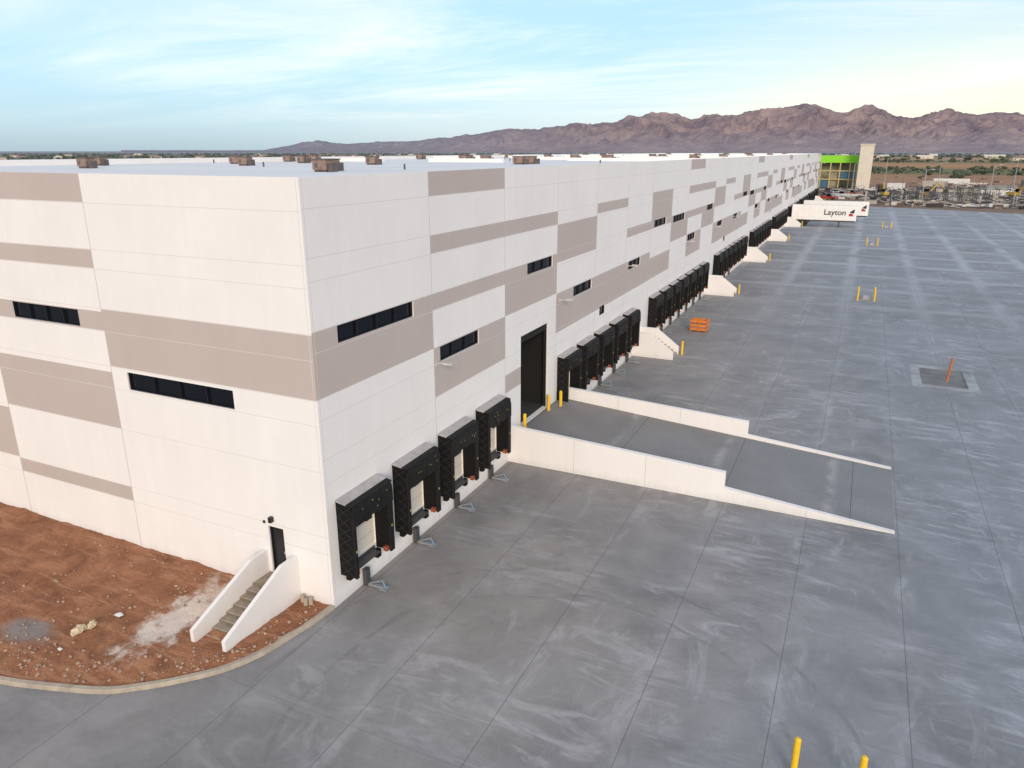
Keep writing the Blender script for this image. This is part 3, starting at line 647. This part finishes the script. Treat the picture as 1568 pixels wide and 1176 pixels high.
for i in range(900):
    a=math.radians(random.uniform(-68,-20)); d=random.choice([random.uniform(400,1600),random.gauss(900,20),random.gauss(1300,25),random.uniform(700,1700)])
    clump(d*math.sin(a),d*math.cos(a),random.uniform(2,6.5)*(1.2 if d>1000 else .8),random.choice([0,1,1]))
mt.make('distant_trees',[M_leaf,M_leafh])
for i in range(64):
    a=math.radians(random.uniform(-62,-25)) if i%2 else math.radians(random.uniform(-6,14))
    d=random.uniform(1300,2600); x=d*math.sin(a); y=d*math.cos(a); E=empty('distant_house'); bm=bmesh.new()
    l=random.uniform(12,30); w=12; h=4
    box(bm,-l/2,l/2,-w/2,w/2,0,h,0); prism(bm,[(-w/2-.5,h+.01),(w/2+.5,h+.01),(0,h+2.5)],'x',-l/2-.5,l/2+.5,1)
    for q in range(3): box(bm,-l/2+2+q*l/3.5,-l/2+3.6+q*l/3.5,-w/2-.05,-w/2-.01,1,2.5,2)
    mkobj('house_shell',bm,[random.choice([M_cream,cc[1],M_cream]),random.choice([M_hvac,M_cream,M_hvac]),M_glass],E); E.location=(x,y,-.03); E.rotation_euler=(0,0,random.uniform(-.5,.5))
# ================================================================ LIGHT
w=bpy.data.worlds.new('World'); scene.world=w; w.use_nodes=True; nt=w.node_tree; n=N(nt); bg=nt.nodes['Background']
SAZ=math.radians(150); SEL=math.radians(19)
sky=n.node('ShaderNodeTexSky',sky_type='NISHITA'); sky.sun_disc=False; sky.sun_elevation=SEL; sky.sun_rotation=SAZ; sky.altitude=400; sky.dust_density=1.5
g=n.node('ShaderNodeTexCoord').outputs['Generated']; s=n.sep(g); Z=s[2]
c=n.ramp(n.m('MULTIPLY',Z,1.0,clamp=True),[(0,(.40,.55,.66)),(.03,(.41,.62,.78)),(.09,(.38,.67,.89)),(.18,(.46,.73,.92)),(.45,(.56,.64,.80)),(1,(.50,.56,.70))])
az_=math.radians(14); dt=n.m('ADD',n.m('MULTIPLY',s[0],math.sin(az_)),n.m('MULTIPLY',s[1],math.cos(az_)))
gl2=n.m('MULTIPLY',n.rng(dt,.45,.95),n.rng(Z,.0,.16,1,0)); c=n.mix(n.m('MULTIPLY',gl2,.6),c,(.82,.90,.94))
gl=n.m('MULTIPLY',n.rng(dt,.84,1.0),n.rng(Z,.02,.22,1,0)); c=n.mix(n.m('MULTIPLY',gl,.95),c,(1.02,.97,.70))
inv=n.m('ADD',n.m('MAXIMUM',Z,0),.07)
cv=n.comb(n.m('DIVIDE',s[0],inv),n.m('DIVIDE',s[1],inv),0)
cl=n.noise(n.map(cv,(.22,.42,1),rot=(0,0,.5)),1.0,9,.66,.9); cl2=n.noise(n.map(cv,(.10,.16,1),(3.4,1,0)),1.0,3,.5)
cl3=n.noise(n.map(cv,(.5,1.6,1),rot=(0,0,.9)),1.0,8,.68,1.0)
cm=n.m('MULTIPLY',n.rng(cl,.40,.64),n.rng(cl2,.31,.52)); cm=n.m('MULTIPLY',cm,n.rng(Z,.015,.08)); cm=n.m('MULTIPLY',cm,n.rng(cl3,.3,.62,.58,1.0))
c=n.mix(n.m('MULTIPLY',cm,.92),c,(.93,.945,.92))
c=n.mix(1,c,(7.9,7.9,7.9),'MULTIPLY')
tot=n.mix(1,c,n.mix(1,sky.outputs[0],(.35,.35,.35),'MULTIPLY'),'ADD')
nt.links.new(tot,bg.inputs[0]); bg.inputs[1].default_value=.113
sl=bpy.data.lights.new('sun','SUN'); sl.energy=2.3; sl.angle=math.radians(18); sl.color=(1,.83,.66)
so=bpy.data.objects.new('sun',sl); COL.objects.link(so)
dirv=Vector((math.sin(SAZ)*math.cos(SEL),math.cos(SAZ)*math.cos(SEL),math.sin(SEL)))
so.rotation_euler=dirv.to_track_quat('Z','Y').to_euler()
# ================================================================ CAMERA
cam=bpy.data.objects.new('camera',bpy.data.cameras.new('camera')); COL.objects.link(cam)
cam.data.sensor_width=36; cam.data.lens=36*1124.9/1568; cam.data.clip_start=.1; cam.data.clip_end=60000
cam.location=(13.7614,-15.9667,14.0); cam.rotation_euler=(math.pi/2-.3071,0,.4379); scene.camera=cam
